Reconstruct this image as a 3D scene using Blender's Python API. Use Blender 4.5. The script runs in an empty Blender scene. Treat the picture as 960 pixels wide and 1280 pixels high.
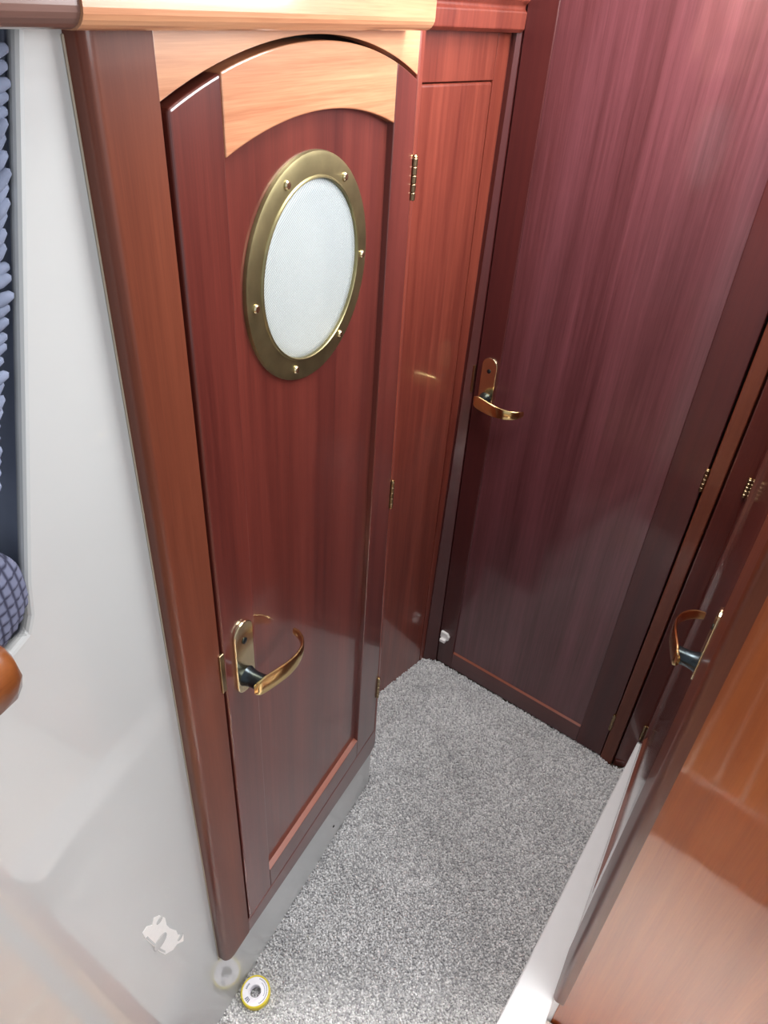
import bpy, bmesh, math, random
import numpy as np
from mathutils import Matrix, Vector
random.seed(4); rng = np.random.default_rng(4)
S = bpy.context.scene; COL = S.collection

# ------------------------------------------------------------------ camera
HC = 1.55                                   # eye height above the carpet
FPX = 896.0                                 # focal length in pixels of a 960 px wide frame
PP = np.array([480., 640.]); NAD = np.array([390., 1890.])
_d = np.array([NAD[0]-PP[0], NAD[1]-PP[1], FPX]); _d /= np.linalg.norm(_d)
_f = np.array([0, 0, 1.]) - _d*_d[2]; _f /= np.linalg.norm(_f)
_r = np.cross(_d, _f)
M3 = np.array([_r, _f, -_d])                # image axes -> world axes
CAMP = np.array([0, 0, HC])
cam = bpy.data.objects.new('camera', bpy.data.cameras.new('camera')); COL.objects.link(cam)
cam.data.sensor_fit = 'HORIZONTAL'; cam.data.sensor_width = 36.0; cam.data.lens = FPX/960*36
cam.data.clip_start = 0.02
mw = np.eye(4); mw[:3, 0] = M3 @ [1, 0, 0]; mw[:3, 1] = M3 @ [0, -1, 0]; mw[:3, 2] = M3 @ [0, 0, -1]; mw[:3, 3] = CAMP
cam.matrix_world = Matrix(mw.tolist()); S.camera = cam

# ------------------------------------------------------------------ light
W = bpy.data.worlds.new('world'); S.world = W; W.use_nodes = True
W.node_tree.nodes['Background'].inputs[0].default_value = (0.86, 0.92, 1.0, 1)
W.node_tree.nodes['Background'].inputs[1].default_value = 0.42
def area(name, loc, aim, sx, sy, power, col):
    l = bpy.data.lights.new(name, 'AREA'); l.shape = 'RECTANGLE'; l.size = sx; l.size_y = sy; l.energy = power; l.color = col
    o = bpy.data.objects.new(name, l); COL.objects.link(o); o.location = loc
    o.rotation_euler = (Vector(aim)-Vector(loc)).to_track_quat('-Z', 'Y').to_euler(); return o
area('passage_hatch_daylight', (0.20, 0.86, 1.94), (0.20, 0.86, 0), 0.40, 0.40, 9, (1.0, 0.98, 0.96))
area('added_side_fill', (0.535, 0.915, 1.70), (-0.35, 1.376, 1.62), 0.62, 0.34, 8.0, (0.96, 0.98, 1.0))  # unseen side light added to brighten the upper woodwork
area('saloon_window_daylight', (1.75, -0.75, 1.65), (0.0, 0.75, 0.95), 1.3, 0.7, 18, (0.95, 0.97, 1.0))
_s = area('skylight', (0.20, 0.28, 2.4), (0.20, 0.28, 0), 1.2, 0.46, 3.4, (1.0, 0.98, 0.95)); _s.data.spread = math.radians(14)
vs = S.view_settings; vs.view_transform = 'Standard'; vs.look = 'None'; vs.exposure = 0.38; vs.gamma = 1.0; vs.use_curve_mapping = False

# ------------------------------------------------------------------ wall frames
def ray(p): return M3 @ np.array([p[0]-PP[0], p[1]-PP[1], FPX])
def onfloor(p, z=0.0):
    r = ray(p); return (CAMP + r*((z-HC)/r[2]))[:2]
class Face:
    """A vertical wall plane seen from its front: x runs to the right, y into the wall, z up."""
    def __init__(s, origin, bearing):
        b = math.radians(bearing); s.o = np.array([origin[0], origin[1], 0.])
        s.x = np.array([math.sin(b), math.cos(b), 0]); s.y = np.array([-math.cos(b), math.sin(b), 0]); s.b = bearing
    def hit(s, p, n=0.0):                    # photo point -> (x, z) on the plane standing n proud of the wall
        r = ray(p); k = ((s.o - s.y*n - CAMP) @ s.y)/(r @ s.y); X = CAMP + k*r
        return float((X-s.o) @ s.x), float(X[2])
    def w(s, x, y, z): return s.o + s.x*x + s.y*y + np.array([0, 0, z])
    def rot(s): return math.radians(90-s.b)
L1 = Face(onfloor((325, 1195)), 25.3)        # left side of the passage
PB = Face(onfloor((528, 823)), 40.8)         # panel at the far left
BD = Face(onfloor((546, 826)), 125.0)        # large door
LEDGE = 0.10
R3 = Face(onfloor((690, 1255), LEDGE), 207.6)  # right side of the passage, x runs towards the camera
RW = Face(R3.w(-.014, 0.016, 0)[:2], 117.6)      # orange bulkhead by the camera

# ------------------------------------------------------------------ materials
def mat(name):
    m = bpy.data.materials.new(name); m.use_nodes = True
    return m, m.node_tree, m.node_tree.nodes['Principled BSDF']
def lnk(nt, a, b): nt.links.new(a, b)
def node(nt, t, **k):
    n = nt.nodes.new(t)
    for a, b in k.items():
        if a in n.inputs: n.inputs[a].default_value = b
        else: setattr(n, a, b)
    return n
def lin(h):
    c = [int(h[i:i+2], 16)/255 for i in (0, 2, 4)]
    return tuple((x/12.92 if x <= .04045 else ((x+.055)/1.055)**2.4) for x in c) + (1,)
def wood(name, dark, light, axis='Z', rough=0.34, coat=0.9, fine=1.0, ribbon=1.0, spec=0.5, crough=0.1):
    m, nt, b = mat(name)
    tc = node(nt, 'ShaderNodeTexCoord'); oi = node(nt, 'ShaderNodeObjectInfo')
    off = node(nt, 'ShaderNodeVectorMath', operation='SCALE'); off.inputs[0].default_value = (3.1, 7.7, 5.3)
    lnk(nt, oi.outputs['Random'], off.inputs['Scale'])
    add = node(nt, 'ShaderNodeVectorMath', operation='ADD')
    lnk(nt, tc.outputs['Object'], add.inputs[0]); lnk(nt, off.outputs[0], add.inputs[1])
    def stretched(sc_across, sc_along, detail, rg):
        mp = node(nt, 'ShaderNodeMapping')
        mp.inputs['Scale'].default_value = (sc_across, sc_across, sc_along) if axis == 'Z' else (sc_along, sc_across, sc_across)
        lnk(nt, add.outputs[0], mp.inputs['Vector'])
        n = node(nt, 'ShaderNodeTexNoise', Scale=1.0, Detail=detail, Roughness=rg); n.inputs['Distortion'].default_value = 0.25
        lnk(nt, mp.outputs[0], n.inputs['Vector']); return n.outputs['Fac']
    broad = stretched(22, 0.9, 3, .5); rib = stretched(110, 3.0, 3, .6); pores = stretched(520, 14, 2, .7)
    a1 = node(nt, 'ShaderNodeMath', operation='MULTIPLY_ADD'); a1.inputs[1].default_value = 0.55*ribbon; lnk(nt, rib, a1.inputs[0]); lnk(nt, broad, a1.inputs[2])
    a2 = node(nt, 'ShaderNodeMath', operation='MULTIPLY_ADD'); a2.inputs[1].default_value = 0.35*fine; lnk(nt, pores, a2.inputs[0]); lnk(nt, a1.outputs[0], a2.inputs[2])
    mid = (1+0.55*ribbon+0.35*fine)/2
    mr = node(nt, 'ShaderNodeMapRange'); mr.inputs['From Min'].default_value = mid-.34; mr.inputs['From Max'].default_value = mid+.34
    lnk(nt, a2.outputs[0], mr.inputs['Value'])
    cr = node(nt, 'ShaderNodeValToRGB'); cr.color_ramp.elements[0].color = lin(dark); cr.color_ramp.elements[1].color = lin(light)
    lnk(nt, mr.outputs[0], cr.inputs['Fac']); lnk(nt, cr.outputs['Color'], b.inputs['Base Color'])
    b.inputs['Roughness'].default_value = rough; b.inputs['Coat Weight'].default_value = coat; b.inputs['Coat Roughness'].default_value = crough; b.inputs['Coat IOR'].default_value = 1.55
    b.inputs['Specular IOR Level'].default_value = spec
    bp = node(nt, 'ShaderNodeBump', Strength=0.05, Distance=0.002); lnk(nt, a2.outputs[0], bp.inputs['Height']); lnk(nt, bp.outputs[0], b.inputs['Normal'])
    return m
def plain(name, col, rough=.5, metal=0., coat=0., spec=.5, noise=0., nscale=30, bump=0.):
    m, nt, b = mat(name); c = lin(col)
    tc = node(nt, 'ShaderNodeTexCoord'); n = node(nt, 'ShaderNodeTexNoise', Scale=nscale, Detail=4.0)
    lnk(nt, tc.outputs['Object'], n.inputs['Vector'])
    cr = node(nt, 'ShaderNodeValToRGB'); cr.color_ramp.elements[0].position = .3; cr.color_ramp.elements[1].position = .7
    cr.color_ramp.elements[0].color = tuple(x*(1-noise) for x in c[:3])+(1,); cr.color_ramp.elements[1].color = tuple(min(1, x*(1+noise)) for x in c[:3])+(1,)
    lnk(nt, n.outputs['Fac'], cr.inputs['Fac']); lnk(nt, cr.outputs['Color'], b.inputs['Base Color'])
    b.inputs['Roughness'].default_value = rough; b.inputs['Metallic'].default_value = metal; b.inputs['Coat Weight'].default_value = coat
    b.inputs['Coat Roughness'].default_value = 0.05; b.inputs['Specular IOR Level'].default_value = spec
    if bump:
        bp = node(nt, 'ShaderNodeBump', Strength=bump, Distance=0.002); lnk(nt, n.outputs['Fac'], bp.inputs['Height']); lnk(nt, bp.outputs[0], b.inputs['Normal'])
    return m
MAHOG = wood('mahogany_vertical', '481b17', '703229')
MAHOG_X = wood('mahogany_horizontal', '481b17', '703229', 'X')
FRAME_W = wood('mahogany_frame', '55271a', '7a402c', ribbon=.5, coat=.3, spec=.3, rough=.4)
SHEEN_X = wood('sheen_pale_mahogany', 'a06040', 'e6ae84', 'X', ribbon=.9)  # mahogany lightened for horizontal pieces, sheen and reflection put into the colour
DARK_W = wood('dark_mahogany', '462022', '724046', ribbon=1.2)
DARK_F = wood('dark_mahogany_frame', '3a1618', '552422', ribbon=.5, coat=.35)
DARK_FX = wood('dark_mahogany_rail', '42181a', '5c2622', 'X', ribbon=.5)
ORANGE_W = wood('orange_mahogany', '842f0a', 'b4581c', ribbon=.4, crough=.06, spec=.3)
ORANGE_W.node_tree.nodes['Principled BSDF'].inputs['Coat IOR'].default_value = 1.9
PANEL_W = wood('panel_mahogany', '5c231c', '904636', ribbon=1.2)
BEVEL_W = wood('ledge_highlight_wood', '8a4a3a', 'a5644e', 'X', ribbon=.3, rough=.3)  # highlight on the panel ledges painted as a paler wood colour
TEAK = wood('plank_wood', '8a6446', 'a47c56', 'X', ribbon=.6)
TEAKY = TEAK
GEL = plain('white_gelcoat', 'c3c5c4', rough=.3, coat=1., noise=.015, nscale=6)
LEDGE_M = plain('white_ledge_gelcoat', 'f4f4f4', rough=.3, coat=.4, noise=.01)
LINER = plain('blue_grey_recess', '98a0b2', rough=.6, noise=.05)  # even blue-grey on the recess sides and back
BRASS = plain('polished_brass', 'ecd092', rough=.17, metal=1., noise=.04)
PALEBRASS = plain('pale_brass_plate', 'f0e2ba', rough=.22, metal=1., noise=.05)
OLDBRASS = plain('tarnished_brass', '958c68', rough=.42, metal=1., noise=.22, nscale=28)
HINGE_M = plain('dull_brass_hinge', '9a8668', rough=.3, metal=1., noise=.1)
DARKM = plain('dark_spindle_metal', '3a4246', rough=.25, metal=.8)
BLACK = plain('dark_gap', '150807', rough=.8)
WHITE_P = plain('white_plastic', 'f2f0ee', rough=.35)

# ------------------------------------------------------------------ building helpers
def link(name, bm, m, parent=None, smooth=False, bevel=0., seg=2, mats=None):
    bmesh.ops.recalc_face_normals(bm, faces=bm.faces[:])
    me = bpy.data.meshes.new(name); bm.to_mesh(me); bm.free()
    for x in (mats or [m]): me.materials.append(x)
    if smooth:
        for p in me.polygons: p.use_smooth = True
        me.set_sharp_from_angle(angle=math.radians(38))
    o = bpy.data.objects.new(name, me); COL.objects.link(o)
    if parent is not None: o.parent = parent
    if bevel:
        md = o.modifiers.new('edge', 'BEVEL'); md.width = bevel; md.segments = seg; md.limit_method = 'ANGLE'; md.angle_limit = math.radians(40)
    return o
def slab(bm, poly, y0, y1):
    """Prism of an (x, z) outline between depths y0 (front) and y1."""
    a = [bm.verts.new((x, y0, z)) for x, z in poly]; b = [bm.verts.new((x, y1, z)) for x, z in poly]
    bm.faces.new(a); bm.faces.new(b[::-1]); n = len(poly)
    for i in range(n): bm.faces.new((a[i], b[i], b[(i+1) % n], a[(i+1) % n]))
def rect(x0, x1, z0, z1): return [(x0, z0), (x1, z0), (x1, z1), (x0, z1)]
def S_(name, poly, y0, y1, m, parent, bevel=.0012, seg=2):
    bm = bmesh.new(); slab(bm, poly, y0, y1); return link(name, bm, m, parent, bevel=bevel, seg=seg)
def profile_x(bm, prof, x0, x1):
    """Extrude a (y, z) profile along x."""
    a = [bm.verts.new((x0, y, z)) for y, z in prof]; b = [bm.verts.new((x1, y, z)) for y, z in prof]; n = len(prof)
    bm.faces.new(a); bm.faces.new(b[::-1])
    for i in range(n): bm.faces.new((a[i], b[i], b[(i+1) % n], a[(i+1) % n]))
def lathe(bm, prof, c, axis, segs=32, closed=False):
    """Revolve (radius, height) around axis through c."""
    ax = Vector(axis).normalized(); t = Vector((1, 0, 0)) if abs(ax.x) < .9 else Vector((0, 0, 1))
    u = (t - ax*t.dot(ax)).normalized(); v = ax.cross(u); c = Vector(c); rings = []
    for r, h in prof:
        rings.append([bm.verts.new(c + ax*h + (u*math.cos(2*math.pi*k/segs)+v*math.sin(2*math.pi*k/segs))*r) for k in range(segs)] if r > 1e-6 else [bm.verts.new(c+ax*h)])
    prs = list(zip(rings, rings[1:])) + ([(rings[-1], rings[0])] if closed else [])
    for A, B in prs:
        for k in range(segs):
            k2 = (k+1) % segs
            if len(A) == 1 and len(B) == 1: continue
            if len(A) == 1: bm.faces.new((A[0], B[k], B[k2]))
            elif len(B) == 1: bm.faces.new((A[k], B[0], A[k2]))
            else: bm.faces.new((A[k], B[k], B[k2], A[k2]))
def thing(name, label, cat, face=None, loc=None, kind=None, group=None):
    o = bpy.data.objects.new(name, None); COL.objects.link(o); o.empty_display_size = .05
    if face is not None:
        o.location = face.o.tolist(); o.rotation_euler = (0, 0, face.rot())
    if loc is not None: o.location = loc
    return tag(o, label, cat, kind, group)
def tag(o, label, cat, kind=None, group=None):
    o['label'] = label; o['category'] = cat
    if kind: o['kind'] = kind
    if group: o['group'] = group
    return o
def arc(x0, x1, z_end, z_top, n=20):
    w = (x1-x0)/2; h = z_top-z_end; R = (w*w+h*h)/(2*h); cx = (x0+x1)/2; cz = z_top-R
    a = math.asin(min(1, w/R))
    return [(cx+R*math.sin(-a+2*a*i/n), cz+R*math.cos(-a+2*a*i/n)) for i in range(n+1)]

def handle(parent, x, zc, y, sgn):
    """Brass lever handle: stadium plate, dark spindle neck, flat curved lever that bows out and returns to the door."""
    w, h = .018, .060
    o = [(x+w*math.cos(a), zc+h-w+w*math.sin(a)) for a in np.linspace(0, math.pi, 11)] + [(x+w*math.cos(a), zc-h+w+w*math.sin(a)) for a in np.linspace(math.pi, 2*math.pi, 11)]
    pl = S_('handle_plate', o, y-.004, y, PALEBRASS, parent, .0012)
    bm = bmesh.new(); lathe(bm, [(0, 0), (.0042, 0), (.0046, .0015), (.003, .0022), (0, .0022)], (x, y-.0035, zc+.030), (0, -1, 0), 12); link('screw', bm, DARKM, pl, True)
    zs = zc-.034
    bm = bmesh.new(); lathe(bm, [(0, 0), (.0145, 0), (.0125, .005), (.0112, .012), (.0115, .022), (.0125, .0278), (0, .0290)], (x, y-.0035, zs), (0, -1, 0), 20); link('spindle', bm, DARKM, pl, True)
    # lever path in (along, outward)
    P = [(-.014, .0255), (-.010, .0298), (0, .0320), (.016, .0370), (.036, .0425), (.056, .0440), (.073, .0408), (.087, .0325), (.0955, .0215), (.098, .011)]
    hh = [.007, .0125, .0150, .0150, .0140, .0125, .0110, .0095, .0082, .0060]
    # resample
    t = np.linspace(0, len(P)-1, 34); px = np.interp(t, range(len(P)), [p[0] for p in P]); py = np.interp(t, range(len(P)), [p[1] for p in P]); ph = np.interp(t, range(len(P)), hh)
    for _ in range(2):
        px[1:-1] = (px[:-2]+px[1:-1]*2+px[2:])/4; py[1:-1] = (py[:-2]+py[1:-1]*2+py[2:])/4
    bm = bmesh.new(); rings = []
    for i in range(34):
        j0, j1 = max(i-1, 0), min(i+1, 33); tx, ty = px[j1]-px[j0], py[j1]-py[j0]; L = math.hypot(tx, ty); nx, ny = -ty/L, tx/L
        ring = []
        for k in range(12):
            a = 2*math.pi*k/12; c_, s_ = math.cos(a), math.sin(a)
            dz = ph[i]*math.copysign(abs(s_)**.6, s_); dn = .0026*math.copysign(abs(c_)**.8, c_)
            ring.append(bm.verts.new((x+sgn*(px[i]+nx*dn), y-(py[i]+ny*dn), zs+dz)))
        rings.append(ring)
    for A, B in zip(rings, rings[1:]):
        for k in range(12): bm.faces.new((A[k], B[k], B[(k+1) % 12], A[(k+1) % 12]))
    bm.faces.new(rings[0]); bm.faces.new(rings[-1][::-1])
    link('lever', bm, BRASS, pl, True)
    return pl
def hinge(parent, x, z0, z1, y, r=.0036):
    bm = bmesh.new(); n = 5; L = (z1-z0)/n
    for k in range(n):
        lathe(bm, [(0, 0), (r*.8, 0), (r, .0008), (r, L-.0012), (r*.8, L-.0004), (0, L-.0004)], (x, y, z0+k*L), (0, 0, 1), 12)
    o = link('hinge', bm, HINGE_M, parent, False)
    bm = bmesh.new(); lathe(bm, [(0, 0), (r*.7, 0), (r*.95, .0012), (r*.6, .0030), (0, .0034)], (x, y, z1), (0, 0, 1), 12); link('pin_cap', bm, BRASS, o, True)
    return o

# ------------------------------------------------------------------ floor and carpet
def slab_xy(bm, pts, z0, z1):
    a = [bm.verts.new((p[0], p[1], z1)) for p in pts]; b = [bm.verts.new((p[0], p[1], z0)) for p in pts]; n = len(pts)
    bm.faces.new(a); bm.faces.new(b[::-1])
    for i in range(n): bm.faces.new((a[i], b[i], b[(i+1) % n], a[(i+1) % n]))
bm = bmesh.new(); slab_xy(bm, [(-2.4, -2.2), (2.2, -2.2), (2.2, 2.2), (-2.4, 2.2)], -.06, -.012)
tag(link('floor', bm, plain('subfloor', '6a5c50', .7, noise=.1)), 'sole of the boat under the grey carpet', 'floor', 'structure')

FR = .018                                          # door frames stand this proud of the moulding
xe = L1.hit((462, 970))[0]                         # far end of the left plinth
nose = L1.hit((205, 1284)); STEP = max(.02, nose[1])
nb = math.radians(108.3); nd = np.array([math.sin(nb), math.cos(nb)]); nback = np.array([nd[1], -nd[0]])
n0 = L1.w(nose[0], 0, 0)[:2]
l0, l1 = onfloor((620, 1280), LEDGE), onfloor((803, 915), LEDGE); ld = (l1-l0)/np.linalg.norm(l1-l0)
s1 = onfloor((763, 958)); bdr = onfloor((750, 944))
cp = [n0 + nd*.0, L1.w(xe, 0, 0)[:2], L1.w(xe, .30, 0)[:2], PB.w(-.12, 0, 0)[:2], PB.w(0, 0, 0)[:2], BD.w(0, 0, 0)[:2], bdr, s1, onfloor((777, 961)), l1+ld*(-.02), l0-ld*.25, n0+nd*.52]
cp = [np.array(p) for p in cp]
CARP = plain('grey_carpet', 'd0cecd', rough=.95, noise=.12, nscale=60, spec=.1)
cm, nt, b = mat('grey_carpet_pile')
g = node(nt, 'ShaderNodeNewGeometry'); cr = node(nt, 'ShaderNodeValToRGB'); cr.color_ramp.elements[0].color = lin('aeadaf'); cr.color_ramp.elements[1].color = lin('f6f5f4')
lnk(nt, g.outputs['Random Per Island'], cr.inputs['Fac'])
tc = node(nt, 'ShaderNodeTexCoord'); nz = node(nt, 'ShaderNodeTexNoise', Scale=7.0, Detail=3.0); lnk(nt, tc.outputs['Object'], nz.inputs['Vector'])
mr = node(nt, 'ShaderNodeMapRange'); mr.inputs['From Min'].default_value = .3; mr.inputs['From Max'].default_value = .7; mr.inputs['To Min'].default_value = .86; mr.inputs['To Max'].default_value = 1.06
lnk(nt, nz.outputs['Fac'], mr.inputs['Value'])
vm = node(nt, 'ShaderNodeVectorMath', operation='SCALE'); lnk(nt, cr.outputs['Color'], vm.inputs[0]); lnk(nt, mr.outputs[0], vm.inputs['Scale']); lnk(nt, vm.outputs[0], b.inputs['Base Color'])
b.inputs['Roughness'].default_value = .95; b.inputs['Specular IOR Level'].default_value = .1
carpet = thing('carpet', 'light grey cut pile carpet covering the narrow passage floor between the doors', 'carpet', loc=(0, 0, 0))
bm = bmesh.new(); slab_xy(bm, cp, -.012, -.003); link('backing', bm, CARP, carpet)
def inside(P, poly):
    r = np.zeros(len(P), bool); n = len(poly)
    for i in range(n):
        a, c = poly[i], poly[(i+1) % n]
        cond = (a[1] > P[:, 1]) != (c[1] > P[:, 1])
        with np.errstate(divide='ignore', invalid='ignore'): xx = (c[0]-a[0])*(P[:, 1]-a[1])/(c[1]-a[1])+a[0]
        r ^= cond & (P[:, 0] < xx)
    return r
q = np.array(cp); lo, hi = q.min(0), q.max(0)
pitch = .0036
gx, gy = np.meshgrid(np.arange(lo[0], hi[0], pitch), np.arange(lo[1], hi[1], pitch)); pts = np.stack([gx.ravel(), gy.ravel()], 1)
pts += rng.uniform(-.5, .5, pts.shape)*pitch*1.1; pts = pts[inside(pts, cp)]
n = len(pts); ht = rng.uniform(.0045, .0085, n); wd = rng.uniform(.0017, .0029, n); ang = rng.uniform(0, math.pi, n); lean = rng.normal(0, .0018, (n, 2))
V = np.zeros((n, 9, 3)); 
for k in range(4):
    a = ang+k*math.pi/2
    V[:, k, 0] = pts[:, 0]+np.cos(a)*wd*.8; V[:, k, 1] = pts[:, 1]+np.sin(a)*wd*.8; V[:, k, 2] = -.004
    V[:, 4+k, 0] = pts[:, 0]+np.cos(a+.4)*wd+lean[:, 0]*.7; V[:, 4+k, 1] = pts[:, 1]+np.sin(a+.4)*wd+lean[:, 1]*.7; V[:, 4+k, 2] = -.003+ht*.7
V[:, 8, :2] = pts+lean; V[:, 8, 2] = -.003+ht
fc = []
for k in range(4): fc += [[k, (k+1) % 4, 4+(k+1) % 4, 4+k]]
Fq = np.array(fc); Ft = np.array([[4+k, 4+(k+1) % 4, 8] for k in range(4)])
base = np.arange(n)*9
fq = (Fq[None]+base[:, None, None]).reshape(-1, 4); ft = (Ft[None]+base[:, None, None]).reshape(-1, 3)
me = bpy.data.meshes.new('pile'); me.vertices.add(n*9); me.vertices.foreach_set('co', V.reshape(-1))
me.loops.add(fq.size+ft.size); me.loops.foreach_set('vertex_index', np.concatenate([fq.ravel(), ft.ravel()]).astype(np.int32))
me.polygons.add(len(fq)+len(ft)); me.polygons.foreach_set('loop_start', np.concatenate([np.arange(len(fq))*4, len(fq)*4+np.arange(len(ft))*3]).astype(np.int32))
me.update(calc_edges=True); me.materials.append(cm)
pile = bpy.data.objects.new('pile', me); COL.objects.link(pile); pile.parent = carpet; pile['kind'] = 'stuff'

# raised saloon floor where the camera stands
stp = thing('platform', 'raised plank floor of the saloon behind the camera', 'floor', loc=(0, 0, 0), kind='structure')
a = math.atan2(nd[1], nd[0])
def plat(name, u0, u1, v0, v1, z0, z1, m):
    bm = bmesh.new(); slab(bm, rect(u0, u1, z0, z1), v0, v1); o = link(name, bm, m, stp, bevel=.001)
    o.location = (n0[0], n0[1], 0); o.rotation_euler = (0, 0, a); return o
plat('nosing', -.02, .5, -.022, 0, -.01, STEP, FRAME_W)
HOLLY = plain('pale_holly', 'd9cdb8', rough=.4, noise=.03)
plat('border_plank', -.02, .5, -.040, -.023, -.01, STEP, TEAK)
plat('grey_strip', -.02, .5, -.068, -.041, -.01, STEP, plain('grey_rubber_strip', '6f7578', rough=.6))
for k in range(28):
    plat('plank', -.103+k*.058, -.103+k*.058+.052, -1.7, -.069 if k < 10 else -.164, -.01, STEP, TEAKY)
    plat('holly_strip', -.103+k*.058+.0521, -.103+k*.058+.0579, -1.7, -.069 if k < 10 else -.164, -.01, STEP, HOLLY)

# ------------------------------------------------------------------ left side: white moulding
op_t = L1.hit((22, 60)); op_b = L1.hit((45, 792))
OZ = op_b[1]; OT = 1.545
slope = (op_t[0]-op_b[0])/(op_t[1]-op_b[1]); xt = op_b[0]+slope*(OT-OZ)
fl = L1.hit((112, 60), FR)[0]-.004                  # left edge of the door frame
fbn = L1.hit((288, 1200), FR)[1]; fbf = L1.hit((463, 942), FR)[1]; fr_ = L1.hit((471, 905), FR)[0]
wl = thing('wall_left', 'glossy white moulded bulkhead left of the porthole door, cut open for the seat', 'wall', L1, kind='structure')
X0 = -1.9; HT = 1.95
def rc(x, z, r, q0, n=5): return [(x+r*math.cos(q0+math.pi/2*i/n), z+r*math.sin(q0+math.pi/2*i/n)) for i in range(n+1)]

S_('moulding', [(X0, -.01), (xe, -.01), (xe, fbf+.02), (fl+.05, fbn+.03), (fl+.05, HT), (xt, HT), (xt, OT), (op_b[0]+.004, OZ+.05), (op_b[0]-.001, OZ+.020), (op_b[0]-.008, OZ+.006), (op_b[0]-.024, OZ), (-.95, OZ), (-.95, OT), (xt-.02, OT), (xt-.02, HT), (X0, HT)], 0, .012, GEL, wl, .005, 3)
bm = bmesh.new(); slab(bm, rect(-.97, xt+.02, OT, OT+.012), .012, .36); slab(bm, [(xt+.001, OT), (xt+.012, OT), (op_b[0]+.013, OZ), (op_b[0]+.002, OZ)], .0125, .36); slab(bm, rect(-.97, xt+.02, OZ-.004, OT+.01), .36, .37); slab(bm, rect(-.97, -.955, OZ, OT), .012, .36)
link('recess_lining', bm, LINER, wl, bevel=.002)
S_('recess_shelf', rect(-.96, op_b[0]+.03, OZ-.016, OZ), .0125, .36, GEL, wl)
S_('sealant_bead', [(fl-.0016, fbn+.0), (fl+.003, fbn), (fl+.003, 1.52), (fl-.0016, 1.52)], -.0015, 0, plain('cream_sealant', 'a89c8a', .5, noise=.08), wl, .001)
bm = bmesh.new()
for px in ((418, 1031), (463, 968)):
    hx, hz = L1.hit(px); lathe(bm, [(0, 0), (.003, 0), (.0022, .0015), (0, .0018)], (hx-.004, 0, max(hz, .008)), (0, -1, 0), 10)
link('screw_hole_cap', bm, BLACK, wl, True)

# thin white patch on the moulding with wall-coloured spots and a line
MARK_M = plain('matt_white', 'f6f5f2', rough=.7, noise=.03, nscale=200)
def white_mark():
    t = thing('wall_mark', 'thin white patch with wall-coloured spots on the lower white moulding', 'white_mark', L1)
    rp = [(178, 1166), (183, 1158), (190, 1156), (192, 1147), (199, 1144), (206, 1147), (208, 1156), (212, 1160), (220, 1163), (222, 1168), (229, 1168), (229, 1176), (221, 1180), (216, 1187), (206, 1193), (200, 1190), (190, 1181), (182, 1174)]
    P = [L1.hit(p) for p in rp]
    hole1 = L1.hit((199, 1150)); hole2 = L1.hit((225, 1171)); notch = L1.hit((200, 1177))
    bm = bmesh.new(); slab(bm, P, -.0006, 0); link('patch', bm, MARK_M, t)
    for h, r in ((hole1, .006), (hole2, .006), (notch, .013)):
        bm = bmesh.new(); lathe(bm, [(0, 0), (r, 0), (r*.9, .0005), (0, .0006)], (h[0], -.0006, h[1]), (0, -1, 0), 16); link('wall_tone_spot', bm, GEL, t)
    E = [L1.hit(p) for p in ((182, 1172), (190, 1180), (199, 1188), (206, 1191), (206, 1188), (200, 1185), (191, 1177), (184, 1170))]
    bm = bmesh.new(); slab(bm, E, -.0011, -.0004); link('wall_tone_line', bm, GEL, t)
white_mark()

# ------------------------------------------------------------------ trim round the porthole door
DL, DRt, DRb, DB = -.0375, .3875, .4155, .2465        # door outline on L1
A0, A1 = 1.475, 1.5155                                # arch ends and crown
G = .0045
SILL = L1.hit((312, 1148), FR)[1]
t1 = thing('trim_1', 'mahogany frame with arched header around the porthole door', 'door frame', L1, kind='structure')
FT = 1.60
def round_stile(x_out, x_in, y_f, y_b, z0, z1, r=.009):
    """Upright whose outer front arris is rounded and whose foot is rounded off too."""
    sg = 1 if x_in > x_out else -1; bm = bmesh.new()
    sec = [(x_out, y_b)]+[(x_out+sg*(r-r*math.cos(a)), y_f+r-r*math.sin(a)) for a in np.linspace(0, math.pi/2, 8)]+[(x_in, y_f), (x_in, y_b)]
    rings = []
    for k, (dz, ins) in enumerate(((.0, .012), (.003, .005), (.008, .0015), (.014, 0), (z1-z0, 0))):
        rings.append([bm.verts.new((x+sg*ins*(1 if i < 9 else 0) if abs(x-x_in) > 1e-6 else x, y, z0+dz)) for i, (x, y) in enumerate(sec)])
    n = len(sec)
    for A, B in zip(rings, rings[1:]):
        for i in range(n): bm.faces.new((A[i], A[(i+1) % n], B[(i+1) % n], B[i]))
    bm.faces.new(rings[0]); bm.faces.new(rings[-1][::-1]); return bm
link('frame_stile', round_stile(fl, DL-G, -FR, 0, fbn-.003, FT), FRAME_W, t1, True)
xr = fr_
bm = bmesh.new(); slab(bm, [(DRb+G, fbf+.028), (xr, fbf+.028), (.403, FT), (DRt+G, FT)], -FR, .0); link('frame_stile', bm, PANEL_W, t1, bevel=.003, seg=3)
bm = bmesh.new(); slab(bm, [(DL-G+.0003, fbn-.004), (xr-.022, fbf-.001), (xr-.006, fbf+.006), (xr, fbf+.02), (xr, fbf+.0275), (DRb+G, DB-G), (DL-G+.0003, DB-G)], -FR, .0); link('bottom_rail', bm, MAHOG_X, t1, bevel=.002, seg=2)
ar = arc(DL-G, DRt+G, A0+G, A1+G, 24)
S_('arched_header', [(DRt+G-.0003, FT), (DL-G+.0003, FT)] + ar, -FR, 0, SHEEN_X, t1, .0006)
bm = bmesh.new(); slab(bm, rect(fl+.02, xe-.03, .06, HT), .030, .045); link('dark_gap_board', bm, BLACK, t1)  # black board added behind the door gap to keep it dark
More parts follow.
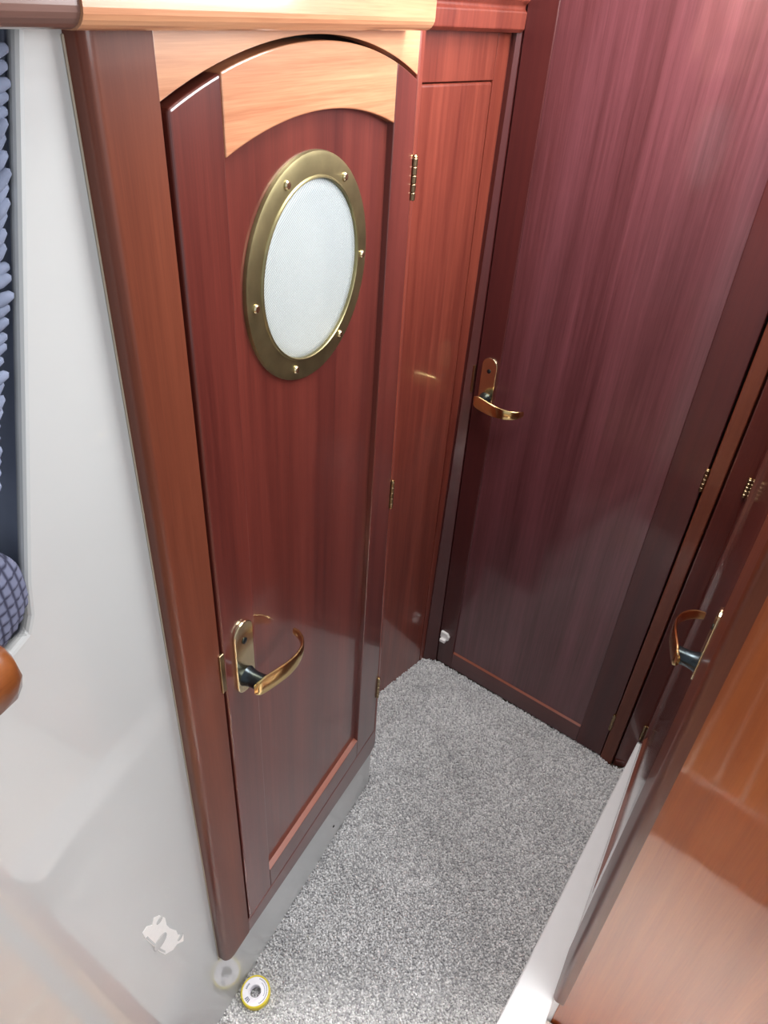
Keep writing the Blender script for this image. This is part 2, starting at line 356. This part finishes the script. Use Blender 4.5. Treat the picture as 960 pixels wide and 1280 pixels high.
S_('end_panel', rect(xe-.024, xe-.004, fbf+.04, HT), .0001, .62, PANEL_W, t1)
lz0, lz1 = .838, .903
S_('strike_plate', rect(DL-.0075, DL+.0005, lz0, lz1), -FR-.0022, -FR+.002, HINGE_M, t1, .0008)

t2 = thing('trim_2', 'mahogany rail, its sheen put into a paler colour, running over the porthole door', 'rail', L1, kind='structure')
def railprof(y0, z0, z1, r): return [(0, z0), (y0+r, z0)] + [(y0+r-r*math.sin(a), z0+r-r*math.cos(a)) for a in np.linspace(.2, math.pi/2, 6)] + [(y0, z1), (0, z1)]
bm = bmesh.new(); profile_x(bm, railprof(-.052, 1.524, 1.62, .012), -.133, .354); link('rail', bm, SHEEN_X, t2)
t3 = thing('trim_3', 'greyish brown mahogany rail, veiling haze mixed into its colour, continuing over the white bulkhead', 'rail', L1, kind='structure')
bm = bmesh.new(); profile_x(bm, railprof(-.050, 1.5245, 1.62, .012), -1.0, -.1332); link('rail', bm, wood('hazed_grey_brown_mahogany', '6a4e46', '8a6a60', 'X', ribbon=.4), t3)  # grey-brown wood, greyed further by veiling haze put into the colour
S_('upper_board', rect(X0, .42, 1.62, HT), -.03, 0, GEL, wl, .002)

# ------------------------------------------------------------------ the porthole door
d1 = thing('door_1', 'narrow arched mahogany door with a round brass porthole and brass lever handle', 'door', L1, kind='structure')
d1.rotation_euler[0] = .0022                         # the door stands a little proud of its frame towards the top
YF, YP = -FR, -FR+.009                                # stile face, recessed panel face
pl, prt, prb, pz = .0255, .333, .337, .304
oa = arc(DL, DRt, A0, A1, 40); ia = arc(pl, prt, 1.4345, 1.459, 30)
def cut(poly, x0, x1): return [p for p in poly if x0 <= p[0] <= x1]
def ax(arcpts, x):
    return float(np.interp(x, [p[0] for p in arcpts], [p[1] for p in arcpts]))
S_('stile', [(DL, DB), (pl, DB), (pl, ax(oa, pl))] + cut(oa, DL, pl-.002)[::-1], YF, .012, MAHOG, d1, .0028, 3)
S_('stile', [(prb, DB), (DRb, DB), (DRt, A0)] + cut(oa, prt+.002, DRt-.002)[::-1] + [(prt, ax(oa, prt))], YF, .012, MAHOG, d1, .0016, 3)
S_('arched_rail', [(pl+.0002, ax(oa, pl))] + cut(oa, pl+.003, prt-.003) + [(prt-.0002, ax(oa, prt)), (prt-.0002, 1.4345)] + ia[1:-1][::-1] + [(pl+.0002, 1.4345)], YF, .012, SHEEN_X, d1, .0014)
S_('bottom_rail', rect(pl+.0002, prb-.0002, DB, pz-.0036), YF, .012, MAHOG_X, d1, .0012)
PC = (.1685, 1.305); RO, RI = .1195, .0935
bm = bmesh.new(); hr = RI+.006
for sg in (-1, 1):                                     # two halves of one board around the porthole hole
    half = [(PC[0]+sg*hr*math.sin(q_), PC[1]-hr*math.cos(q_)) for q_ in np.linspace(0, math.pi, 33)]
    xo = (prb, prt+.001) if sg > 0 else (pl, pl)
    slab(bm, [(PC[0], pz-.0038)]+half+[(PC[0], 1.46), (xo[1], 1.46), (xo[0], pz-.0038)], YP, .010)
link('panel', bm, MAHOG, d1)
bm = bmesh.new(); profile_x(bm, [(YF+.0004, pz-.0036), (YP, pz-.0036), (YP, pz+.000)], pl+.0004, prb-.0006); link('panel_ledge', bm, BEVEL_W, d1)
bm = bmesh.new(); lathe(bm, [(RI, .022), (RI, -.0058), (RI+.0008, -.0068), (RI+.0022, -.0066), (RI+.0034, -.0050), (RO-.005, -.0046), (RO-.001, -.0036), (RO, -.001), (RO, .0)], (PC[0], YP, PC[1]), (0, 1, 0), 72)
pr_ = link('porthole_ring', bm, OLDBRASS, d1, True)
gm, nt, b = mat('ribbed_frosted_glass'); tc = node(nt, 'ShaderNodeTexCoord')
mp = node(nt, 'ShaderNodeMapping'); mp.inputs['Rotation'].default_value = (0, .6, 0); lnk(nt, tc.outputs['Object'], mp.inputs['Vector'])
wv = node(nt, 'ShaderNodeTexWave', Scale=125.0, Distortion=.4); wv.bands_direction = 'Z'; lnk(nt, mp.outputs[0], wv.inputs['Vector'])
cr = node(nt, 'ShaderNodeValToRGB'); cr.color_ramp.elements[0].color = lin('a2adb2'); cr.color_ramp.elements[1].color = lin('ced6d7'); lnk(nt, wv.outputs['Fac'], cr.inputs['Fac']); lnk(nt, cr.outputs[0], b.inputs['Base Color'])
bp = node(nt, 'ShaderNodeBump', Strength=.25, Distance=.001); lnk(nt, wv.outputs['Fac'], bp.inputs['Height']); lnk(nt, bp.outputs[0], b.inputs['Normal'])
b.inputs['Roughness'].default_value = .25
tr = node(nt, 'ShaderNodeBsdfTransparent'); mx = node(nt, 'ShaderNodeMixShader'); mx.inputs[0].default_value = .52
lnk(nt, b.outputs[0], mx.inputs[1]); lnk(nt, tr.outputs[0], mx.inputs[2]); lnk(nt, mx.outputs[0], nt.nodes['Material Output'].inputs['Surface'])
bm = bmesh.new(); lathe(bm, [(0, -.0045), (RI-.012, -.0045), (RI-.002, -.0035), (RI+.0005, -.002), (RI+.0005, .0), (0, .0)], (PC[0], YP, PC[1]), (0, 1, 0), 64); link('glass', bm, gm, pr_, True)
bm = bmesh.new(); lathe(bm, [(RI-.0005, .002), (RI-.003, .0245), (RI-.012, .026), (0, .026)], (PC[0], YP, PC[1]), (0, 1, 0), 64); link('glass_bed', bm, plain('pale_bed', 'd6d0bc', .5), pr_, True)
for px in ((356, 233), (432, 208), (460, 313), (429, 432), (365, 475), (318, 385)):
    sx, sz = L1.hit(px, -YP+.005); rr = math.hypot(sx-PC[0], sz-PC[1]); an = math.atan2(sz-PC[1], sx-PC[0]); c = (PC[0]+.1065*math.cos(an), YP-.0048, PC[1]+.1065*math.sin(an))
    bm = bmesh.new(); lathe(bm, [(.0046, 0), (.0046, .0012), (.0034, .0026), (0, .0031)], c, (0, -1, 0), 14)
    so = link('screw', bm, PALEBRASS, pr_, True)
handle(d1, -.002, .866, YF, 1)
for z0, z1, hx in ((1.342, 1.392, .3925), (.851, .905, .4035), (.358, .416, .4125)):
    hinge(d1, hx+.0015, z0, z1, YF-.0012)

# ------------------------------------------------------------------ far left panel, post and rail
wb = thing('wall_back', 'reddish mahogany panelling with a routed line beside the large dark door', 'wall', PB, kind='structure')
S_('lower_board', rect(-.36, -.0125, -.01, 1.4445), .0, .02, PANEL_W, wb, .0045, 3)
S_('upper_board', rect(-.36, -.0125, 1.4462, HT), .0, .02, PANEL_W, wb, .0012)
S_('side_strip', [(-.012, 0), (.001, 0), (.0315, HT), (-.012, HT)], -.0003, .019, PANEL_W, wb, .0006)
S_('backing', rect(-.36, .05, -.01, HT), .021, .04, BLACK, wb, 0)
po = thing('trim_4', 'dark mahogany post between the panelling and the large door', 'post', PB, kind='structure')
def loft(bm, lo, hi, z0, z1):
    a = [bm.verts.new((p[0], p[1], z0)) for p in lo]; b = [bm.verts.new((p[0], p[1], z1)) for p in hi]; n = len(a)
    bm.faces.new(a); bm.faces.new(b[::-1])
    for i in range(n): bm.faces.new((a[i], b[i], b[(i+1) % n], a[(i+1) % n]))
po.location = (0, 0, 0); po.rotation_euler = (0, 0, 0)
def postsec(xa, xb): return [PB.w(xa, -.003, 0), BD.w(xb, .001, 0), BD.w(xb, .03, 0), PB.w(xa+.03, .05, 0), PB.w(xa, .05, 0)]
bm = bmesh.new(); loft(bm, postsec(.0005, -.004), postsec(.031, -.0155), -.01, HT); link('post', bm, DARK_F, po, bevel=.0015)
bm = bmesh.new(); slab_xy(bm, [BD.w(x_, y_, 0) for x_, y_ in ((-.0165, -.0022), (-.0095, -.0022), (-.0095, .004), (-.0165, .004))], .853, .918); link('strike_plate', bm, HINGE_M, po, bevel=.0008)
t5 = thing('trim_5', 'short mahogany rail over the panelling beside the paler rail', 'rail', PB, kind='structure')
bm = bmesh.new(); profile_x(bm, [(0, 1.516), (-.020, 1.516), (-.026, 1.521), (-.027, 1.544), (-.022, 1.549), (-.022, 1.553), (-.030, 1.560), (-.030, 1.60), (0, 1.60)], -.34, .0235); link('rail', bm, PANEL_W, t5, bevel=.0015, seg=2)

# ------------------------------------------------------------------ large dark door
d2 = thing('door_2', 'tall dark purplish mahogany door with brass lever handle at the end of the passage', 'door', BD, kind='structure')
bx0, bx1, bz0, bz1 = -.0015, .5045, .006, 1.90
S_('stile', [(bx0, bz0), (.047, bz0), (.047, bz1), (bx0-.010, bz1)], 0, .03, DARK_F, d2, .0016)
S_('stile', rect(.437, bx1, bz0, bz1), 0, .03, DARK_F, d2, .0016)
S_('bottom_rail', rect(.0472, .4368, bz0, .062), 0, .03, DARK_FX, d2, .001)
S_('top_rail', rect(.0472, .4368, 1.82, bz1), 0, .03, DARK_FX, d2, .001)
S_('panel', rect(.046, .438, .061, 1.821), .0045, .025, DARK_W, d2, .0004)
bm = bmesh.new(); profile_x(bm, [(.0004, .0622), (.0045, .0622), (.0045, .067)], .0478, .4362); link('panel_ledge', bm, BEVEL_W, d2)
handle(d2, .025, .886, 0, 1)
for z0, z1 in ((.825, .873), (.112, .166)): hinge(d2, bx1+.0005, z0, z1, -.002, .004)
bm = bmesh.new(); slab(bm, [(.003, .108), (.029, .105), (.031, .117), (.024, .128), (.004, .129)], -.008, 0); slab(bm, rect(.007, .024, .099, .109), -.017, -.001)
link('door_catch', bm, WHITE_P, d2, bevel=.0015)['label'] = 'small white plastic door catch'
S_('gap_backing', rect(-.05, .56, -.01, HT), .034, .05, BLACK, d2, 0)

# ------------------------------------------------------------------ right of the large door
t6 = thing('trim_6', 'mahogany jamb strip on the hinge side of the large dark door', 'jamb', BD, kind='structure')
S_('jamb', [(.5062, -.01), (.5365, -.01), (.5365, HT), (.5115, HT)], -.001, .03, FRAME_W, t6, .0022)
t7 = thing('trim_7', 'mahogany corner post between the large door and the right hand door', 'post', loc=(0, 0, 0), kind='structure')
j = BD.w(.5402, .008, 0)[:2]; R3far = R3.w(-.742, .004, 0)[:2]
bm = bmesh.new(); slab_xy(bm, [j, R3.w(-.660, -.0008, 0)[:2], R3.w(-.664, .010, 0)[:2], R3.w(-.742, .022, 0)[:2], (.74, 1.28), (.66, 1.27)], -.01, HT); link('post', bm, MAHOG, t7, bevel=.0015)
bm = bmesh.new(); slab_xy(bm, [j+np.array([.002, -.0045]), R3.w(-.662, -.005, 0)[:2]+np.array([-.004, -.003]), R3.w(-.662, -.0012, 0)[:2], j+np.array([.002, .0])], -.005, .014); link('skirting_strip', bm, MAHOG_X, t7, bevel=.0008)

# ------------------------------------------------------------------ right hand door seen almost edge-on
t8 = thing('trim_8', 'mahogany frame around the right hand door, its rounded edge nearest', 'door frame', R3, kind='structure')
FZ = LEDGE+.004
link('frame_stile', round_stile(0, -.105, -.0025, .018, FZ, 1.44), FRAME_W, t8, True)
S_('frame_stile', rect(-.6640, -.6590, FZ, 1.44), 0.0005, .021, FRAME_W, t8, .0005)
S_('bottom_rail', rect(-.6588, -.1052, FZ, FZ+.03), 0, .021, MAHOG_X, t8, .001)
S_('top_rail', rect(-.6588, -.1052, 1.405, 1.44), 0, .018, MAHOG_X, t8, .001)
S_('backing', rect(-.665, -.03, -.01, 1.44), .0215, .04, BLACK, t8, 0)
d3 = thing('door_3', 'right hand mahogany door seen almost edge-on with a brass lever handle', 'door', R3, kind='structure')
e0, e1, ez = -.6575, -.1075, FZ+.033
S_('stile', rect(e1-.068, e1, ez, 1.402), 0, .02, MAHOG, d3, .0012)
S_('stile', rect(e0, e0+.068, ez, 1.402), 0, .02, MAHOG, d3, .0012)
S_('bottom_rail', rect(e0+.0682, e1-.0682, ez, ez+.055), 0, .02, MAHOG_X, d3, .001)
S_('top_rail', rect(e0+.0682, e1-.0682, 1.34, 1.402), 0, .02, MAHOG_X, d3, .001)
S_('panel', rect(e0+.067, e1-.067, ez+.054, 1.342), .006, .018, MAHOG, d3, .0004)
bm = bmesh.new(); profile_x(bm, [(.0004, ez+.0552), (.006, ez+.0552), (.006, ez+.068)], e0+.069, e1-.069); link('panel_ledge', bm, BEVEL_W, d3)
handle(d3, e1-.022, .905, 0, -1)
for z0, z1 in ((.835, .875), (.115, .165)): hinge(d3, -.6550, z0, z1, -.0035, .0040)
S_('strike_plate', rect(-.110, -.102, .85, .92), -.0012, .001, HINGE_M, t8, .0005)

t10 = thing('trim_10', 'white coaming added unseen over the right hand door with its fill light', 'reflector', R3, kind='structure')
S_('reflector', [(-.742, 1.4405), (-.018, 1.4405), (-.018, HT), (-.742, HT)], .012, .04, GEL, t10, .003)  # unseen white board put in for the upper woodwork to reflect
t9 = thing('trim_9', 'bright white moulded ledge along the foot of the right hand door', 'ledge', loc=(0, 0, 0), kind='structure')
rn = R3.w(-.02, .03, 0)[:2]; rf = R3.w(-.745, .03, 0)[:2]
bm = bmesh.new(); slab_xy(bm, [n0+nd*.50-nback*.002, l0-ld*.21, l1+ld*.006, l1+ld*.02+np.array([.012, -.004]), rf, rn, R3.w(-.012, .0, 0)[:2], R3.w(.22, 0, 0)[:2]], -.01, LEDGE); link('ledge', bm, LEDGE_M, t9, bevel=.004, seg=3)
bm = bmesh.new(); slab_xy(bm, [n0+nd*.540+nback*.16, n0+nd*1.45+nback*.16, RW.w(.9, -.001, 0)[:2], R3.w(-.010, .002, 0)[:2], R3.w(.222, .002, 0)[:2], n0+nd*.540], -.01, .012); link('reflection_slab', bm, plain('pale_reflection_slab', 'e0d5cb', rough=.5, noise=.05), t9, bevel=.003)  # unseen slab added, pale so the right bulkhead reflects it

wr = thing('wall_right', 'glossy orange mahogany bulkhead close to the camera at the right', 'wall', RW, kind='structure')
S_('board', rect(-.004, .9, -.01, HT), 0, .02, ORANGE_W, wr, .002)

# ------------------------------------------------------------------ ceiling over the passage
bm = bmesh.new(); slab_xy(bm, [(-1.6, .45), (1.6, .45), (1.6, 2.2), (-1.6, 2.2)], HT+.002, HT+.03)
tag(link('ceiling', bm, GEL), 'white headlining over the passage', 'ceiling', 'structure')

# ------------------------------------------------------------------ seat recess: throw and cushion, wooden fiddle
capc = plain('cap_dummy', 'a0602a')
fd = thing('fiddle_rail', 'rounded orange mahogany fiddle rail under the seat opening at the left edge', 'rail', L1)
xe_f, zt_f = L1.hit((27, 845), .03); zt = L1.hit((0, 806), .04)[1]; zb = L1.hit((0, 858), .04)[1]
bm = bmesh.new()
h_ = .026
prof = [(0, -h_), (-.03, -h_), (-.042, -h_*.7), (-.048, 0), (-.044, h_*.6), (-.034, h_), (0, h_)]
secs = [(-.62, 1.0), (xe_f-.03, 1.0), (xe_f-.014, .97), (xe_f-.005, .85), (xe_f, .6)]
zc = zt_f+.012
rings = [[bm.verts.new((x, p[0]*s_, zc+p[1]*s_)) for p in prof] for x, s_ in secs]
for A, B in zip(rings, rings[1:]):
    for k in range(7): bm.faces.new((A[k], B[k], B[(k+1) % 7], A[(k+1) % 7]))
bm.faces.new(rings[0]); bm.faces.new(rings[-1][::-1])
link('rail', bm, wood('fiddle_wood', '5e2e12', '8e5226', 'X', ribbon=.4), fd, True, bevel=.002)

KNIT = plain('blue_grey_knit', '7c8499', rough=.95, noise=.15, nscale=60, spec=.1)
WAF = plain('blue_grey_waffle_cloth', '8a8fa6', rough=.95, noise=.12, nscale=90, spec=.1)
WAFD = plain('navy_waffle_groove', '2a2c40', rough=.95, spec=.1)
def throw():
    t = thing('knitted_throw', 'chunky blue-grey cable knit throw hanging in the seat opening', 'throw', L1)
    # edge of the hanging throw follows the photographed outline just inside the opening behind the wall
    ed = [L1.hit(p, -.002) for p in ((7, 40), (10, 110), (12, 200), (15, 260), (12, 320), (13, 370), (9, 420), (6, 500), (4, 560), (2, 625))]
    zs = [p[1] for p in ed][::-1]; xs = [p[0] for p in ed][::-1]
    m = 90; NR = 26
    bm = bmesh.new()
    # backing sheet
    R = []
    for i in range(m):
        z = zs[0]+(zs[-1]-zs[0])*i/(m-1); x = float(np.interp(z, zs, xs))
        R.append([bm.verts.new((x-.012-.30*k/12, .016+.05*(k/12)+.010*math.sin(k*2.1+i*.2), z)) for k in range(13)])
    for A, B in zip(R, R[1:]):
        for k in range(12): bm.faces.new((A[k], A[k+1], B[k+1], B[k]))
    o = link('sheet', bm, KNIT, t, True); sd = o.modifiers.new('thick', 'SOLIDIFY'); sd.thickness = .010
    # rows of fat yarn stitches (short slanted strands), uncountable
    bm = bmesh.new()
    z = zs[0]+.006; r = 0
    while z < zs[-1]-.004:
        x = float(np.interp(z, zs, xs))
        for c in range(11):
            cx = x-.006-c*.021; cy = .008+.05*c*.021/.3; sl = .55 if c % 2 == 0 else -.55
            if (r//9) % 2: sl *= .3
            ax_ = Vector((.75, -.1, sl)); L = .0115+random.uniform(-.001, .001)
            lathe(bm, [(0, -L), (.0028, -L*.8), (.0044, -L*.3), (.0046, L*.2), (.003, L*.8), (0, L)], (cx, cy+random.uniform(-.002, .002), z+random.uniform(-.0015, .0015)), ax_, 12)
        z += .0088; r += 1
    s = link('yarn', bm, KNIT, t, True); s['kind'] = 'stuff'
throw()
def cushion():
    t = thing('waffle_cushion', 'plump blue-grey waffle weave cushion below the throw in the seat opening', 'cushion', L1)
    xr_, zm = L1.hit((29, 725), -.004); zbot = OZ+.002; ztop = L1.hit((6, 652), -.004)[1]
    ax_, az_, ay_ = .20, (ztop-zbot)/2, .034; c = (xr_-ax_+.001, .008, (ztop+zbot)/2)
    bm = bmesh.new(); nu, nv = 120, 96
    rows = []; e = .55
    f_ = lambda w, p: math.copysign(abs(w)**p, w)
    for j in range(nv+1):
        v = -math.pi/2+math.pi*j/nv; row = []
        for i in range(nu):
            u_ = 2*math.pi*i/nu
            x = ax_*f_(math.cos(v), e)*f_(math.cos(u_), e); y = ay_*f_(math.cos(v), .9)*f_(math.sin(u_), .9); z = az_*f_(math.sin(v), .75)
            g = max(0, math.cos(2*math.pi*x/.0096))**.5*max(0, math.cos(2*math.pi*z/.0096))**.5
            k = 1+.03*g
            row.append(bm.verts.new((c[0]+x*(1+.006*g), c[1]+y*(1+.08*g), c[2]+z*(1+.02*g))))
        rows.append(row)
    for A, B in zip(rows, rows[1:]):
        for i in range(nu): bm.faces.new((A[i], A[(i+1) % nu], B[(i+1) % nu], B[i]))
    bmesh.ops.remove_doubles(bm, verts=bm.verts[:], dist=1e-5)
    o = link('cover', bm, WAF, t, True)
    # waffle grid: ribs proud of dark grooves
    m, nt, b = mat('waffle_weave'); tc = node(nt, 'ShaderNodeTexCoord'); sx = node(nt, 'ShaderNodeSeparateXYZ'); lnk(nt, tc.outputs['Object'], sx.inputs[0])
    def tri(out):
        a = node(nt, 'ShaderNodeMath', operation='PINGPONG'); a.inputs[1].default_value = .0048; lnk(nt, out, a.inputs[0])
        d = node(nt, 'ShaderNodeMath', operation='DIVIDE'); d.inputs[1].default_value = .0048; lnk(nt, a.outputs[0], d.inputs[0]); return d.outputs[0]
    mn = node(nt, 'ShaderNodeMath', operation='MAXIMUM'); lnk(nt, tri(sx.outputs['X']), mn.inputs[0]); lnk(nt, tri(sx.outputs['Z']), mn.inputs[1])
    cr = node(nt, 'ShaderNodeValToRGB'); cr.color_ramp.elements[0].position = .5; cr.color_ramp.elements[1].position = .92
    cr.color_ramp.elements[0].color = lin('666a81'); cr.color_ramp.elements[1].color = lin('2b2d42'); lnk(nt, mn.outputs[0], cr.inputs['Fac']); lnk(nt, cr.outputs[0], b.inputs['Base Color']); b.inputs['Roughness'].default_value = .95
    o.data.materials.clear(); o.data.materials.append(m)
cushion()

# ------------------------------------------------------------------ roll of thread seal tape on the carpet
def tape():
    c = onfloor((320, 1241), .010)
    t = thing('tape_roll', 'small yellow roll of white thread seal tape lying on the carpet', 'tape roll', loc=(c[0], c[1], .0048)); t.rotation_euler = (math.radians(3), math.radians(-4), .5)
    YEL = plain('yellow_plastic', 'e8d53a', rough=.4, noise=.03); LBL = plain('white_label', 'f3f1f6', rough=.5, noise=.02); INK = plain('grey_blue_ink', '7d8496', rough=.6); TAPE = plain('white_tape', 'efefee', rough=.6)
    RO, RI, H = .0275, .0115, .0155
    bm = bmesh.new(); lathe(bm, [(RI+.002, 0), (RO-.001, 0), (RO, .001), (RO, H-.0015), (RO-.0012, H), (RO-.0026, H), (RO-.003, H-.0012), (RI+.002, H-.0012)], (0, 0, 0), (0, 0, 1), 48, True); link('case', bm, YEL, t, True)
    bm = bmesh.new(); lathe(bm, [(RI+.002, H-.0011), (RO-.0033, H-.0011), (RO-.0033, H-.0006), (RI+.002, H-.0006)], (0, 0, 0), (0, 0, 1), 48, True); lb = link('label', bm, LBL, t)
    bm = bmesh.new(); lathe(bm, [(RI-.001, .001), (RI+.002, .001), (RI+.002, H+.0002), (RI, H+.0006), (RI-.001, H)], (0, 0, 0), (0, 0, 1), 40, True); link('core', bm, LBL, t, True)
    def ink(r0, r1, a0, a1, n):
        bm = bmesh.new(); z = H-.0005
        for i in range(n):
            p0 = a0+(a1-a0)*i/n; p1 = p0+(a1-a0)/n*.7
            q_ = [(r0*math.cos(p0), r0*math.sin(p0)), (r1*math.cos(p0), r1*math.sin(p0)), (r1*math.cos(p1), r1*math.sin(p1)), (r0*math.cos(p1), r0*math.sin(p1))]
            slab_xy(bm, q_, z-.0002, z)
        link('print', bm, INK, lb)
    ink(.0205, .0222, -1.6, .9, 22); ink(.0168, .0180, -.9, .5, 12); ink(.0150, .0222, 3.25, 3.75, 3); ink(.0165, .0195, 1.9, 2.5, 5)
tape()
